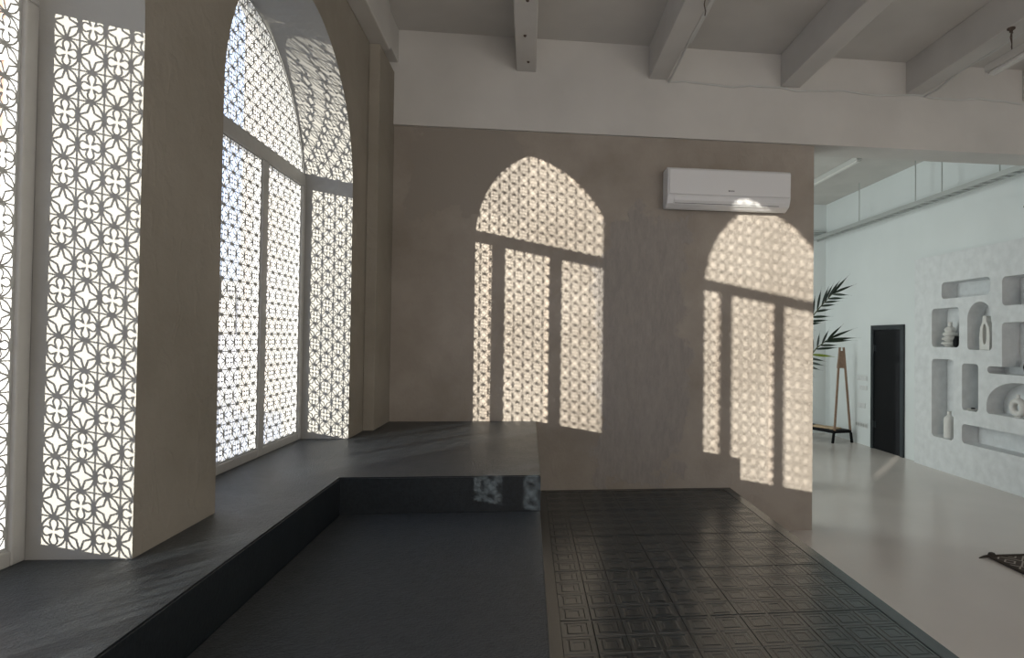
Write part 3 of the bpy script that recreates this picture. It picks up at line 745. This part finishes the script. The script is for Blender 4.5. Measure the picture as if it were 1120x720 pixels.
# fronds on the hidden side
for a in (150, 205, 260, 60):
    ca, sa = math.cos(math.radians(a)), math.sin(math.radians(a))
    ra_ = [CR+V(ca*.15, sa*.15, .3), CR+V(ca*.4, sa*.4, .5), CR+V(ca*.62, sa*.62, .5)]
    if a == 60: ra_ = [CR+V(-.05, .2, .3), CR+V(-.1, .5, .5), CR+V(-.15, .75, .45)]
    lv = []
    for i in range(9):
        t = i/8; p = ra_[0].lerp(ra_[1], min(1, t*2)) if t < .5 else ra_[1].lerp(ra_[2], t*2-1)
        dr_ = (ra_[2]-ra_[0]).normalized(); sd_ = dr_.cross(V(0, 0, 1)).normalized()
        for s in (-1, 1): lv.append((p, p+dr_*.16+sd_*s*.24+V(0, 0, .06), .018, .3, False))
    frond(ra_, lv)
tag(pl, 'tall potted palm with dark feathery fronds behind the end of the plaster wall', 'plant')

# ------------------------------------------------------------------ rug
rx0, rx1, ry0, ry1 = 3.765, 5.15, 2.4, 4.63
def rugmat():
    m = mat('woven_rug', (.06, .052, .046), .95, spec=.1); l = m.node_tree.links; b = m.node_tree.nodes['Principled BSDF']
    g = nd(m, 'ShaderNodeNewGeometry'); s = nd(m, 'ShaderNodeSeparateXYZ'); l.new(g.outputs['Position'], s.inputs[0])
    def tri(sock, per):
        a = nd(m, 'ShaderNodeMath', operation='PINGPONG'); a.inputs[1].default_value = per; l.new(sock, a.inputs[0]); return a.outputs[0]
    a = nd(m, 'ShaderNodeMath', operation='ADD'); l.new(tri(s.outputs['X'], .11), a.inputs[0]); l.new(tri(s.outputs['Y'], .11), a.inputs[1])
    p = nd(m, 'ShaderNodeMath', operation='PINGPONG'); p.inputs[1].default_value = .035; l.new(a.outputs[0], p.inputs[0])
    r = nd(m, 'ShaderNodeMapRange'); r.inputs[1].default_value = .024; r.inputs[2].default_value = .029; l.new(p.outputs[0], r.inputs[0])
    mx = nd(m, 'ShaderNodeMix', data_type='RGBA'); mx.inputs[6].default_value = (.10, .085, .075, 1); mx.inputs[7].default_value = (.42, .38, .34, 1); l.new(r.outputs[0], mx.inputs[0]); l.new(mx.outputs[2], b.inputs['Base Color'])
    w = nd(m, 'ShaderNodeTexWave'); w.inputs['Scale'].default_value = 60; l.new(g.outputs['Position'], w.inputs['Vector'])
    bp = nd(m, 'ShaderNodeBump'); bp.inputs['Strength'].default_value = .4; bp.inputs['Distance'].default_value = .004; l.new(w.outputs['Fac'], bp.inputs['Height']); l.new(bp.outputs[0], b.inputs['Normal'])
    return m
rugr = empty('patterned_rug', ((rx0+rx1)/2, (ry0+ry1)/2, 0))
part(MB().box(rx0, rx1, ry0, ry1, .001, .012), 'woven_field', rugmat(), rugr, bevel=.004)
M_hem = mat('rug_hem', (.07, .06, .053), .95, spec=.1, bump=(80, .4, .004))
part(MB().tube([(rx0, ry0, .014), (rx0, ry1, .014)], .013, 8).tube([(rx0, ry1, .014), (rx1, ry1, .014)], .013, 8).tube([(rx1, ry1, .014), (rx1, ry0, .014)], .013, 8).tube([(rx0, ry0, .014), (rx1, ry0, .014)], .013, 8), 'hem', M_hem, rugr, smooth=True)
ts = MB().lathe([(.006, 0), (.022, .008), (.030, .022), (.022, .038), (.006, .044)], (rx0+.03, ry1+.005, .001), 14)
ts.tube([(rx0+.01, ry1, .016), (rx0-.04, ry1, .012), (rx0-.09, ry1-.005, .005)], [.014, .011, .004], 8)
part(ts, 'corner_tassel', M_hem, rugr, smooth=True)
tag(rugr, 'dark woven rug with pale zigzag pattern lying on the smooth floor', 'rug')

# ------------------------------------------------------------------ outside: ground and buildings seen through the lattice
M_ground = mat('street_paving', (.62, .60, .57), .9, noise=(.5, .1, 5))
go = MB().box(-70, -1.97, -40, 60, -.9, -.5).build('street', M_ground); struct(go)
M_bbeige = mat('beige_render', (.36, .32, .27), .9, noise=(.6, .06, 4)); M_bbrick = mat('salmon_brick', (.36, .20, .14), .9, noise=(2, .15, 5)); M_bwhite = mat('pale_render', (.36, .355, .38), .9, noise=(.5, .06, 4))
M_bglass = mat('distant_glass', (.33, .30, .27), .5); M_roof = mat('roof_sheet', (.28, .27, .27), .8)
def building(x0, x1, y0, y1, h, m, label, rows, cols):
    b = empty('building', ((x0+x1)/2, (y0+y1)/2, -.5))
    part(MB().box(x0, x1, y0, y1, -.5, h), 'wall', m, b)
    part(MB().box(x0-.3, x1+.3, y0-.3, y1+.3, h, h+.35), 'roof', M_roof, b)
    for r in range(rows):
        for c in range(cols):
            xx = x0+(x1-x0)*(c+.5)/cols; zz = 1.2+(h-1.5)*(r+.3)/rows
            part(MB().box(xx-.55, xx+.55, y0-.06, y0+.02, zz, zz+1.5), 'window', M_bglass, b)
    tag(b, label, 'building')
building(-8.5, -2.5, 19, 26, 16, M_bbeige, 'tall beige building across the street, beyond the far lattice pane', 4, 3)
building(-17.0, -9.0, 24, 32, 3.4, M_bwhite, 'low pale building seen under the blue sky through the lattice', 1, 5)
building(-26, -17.9, 24, 30, 15, M_bbrick, 'salmon brick building seen through the nearest lattice', 3, 3)
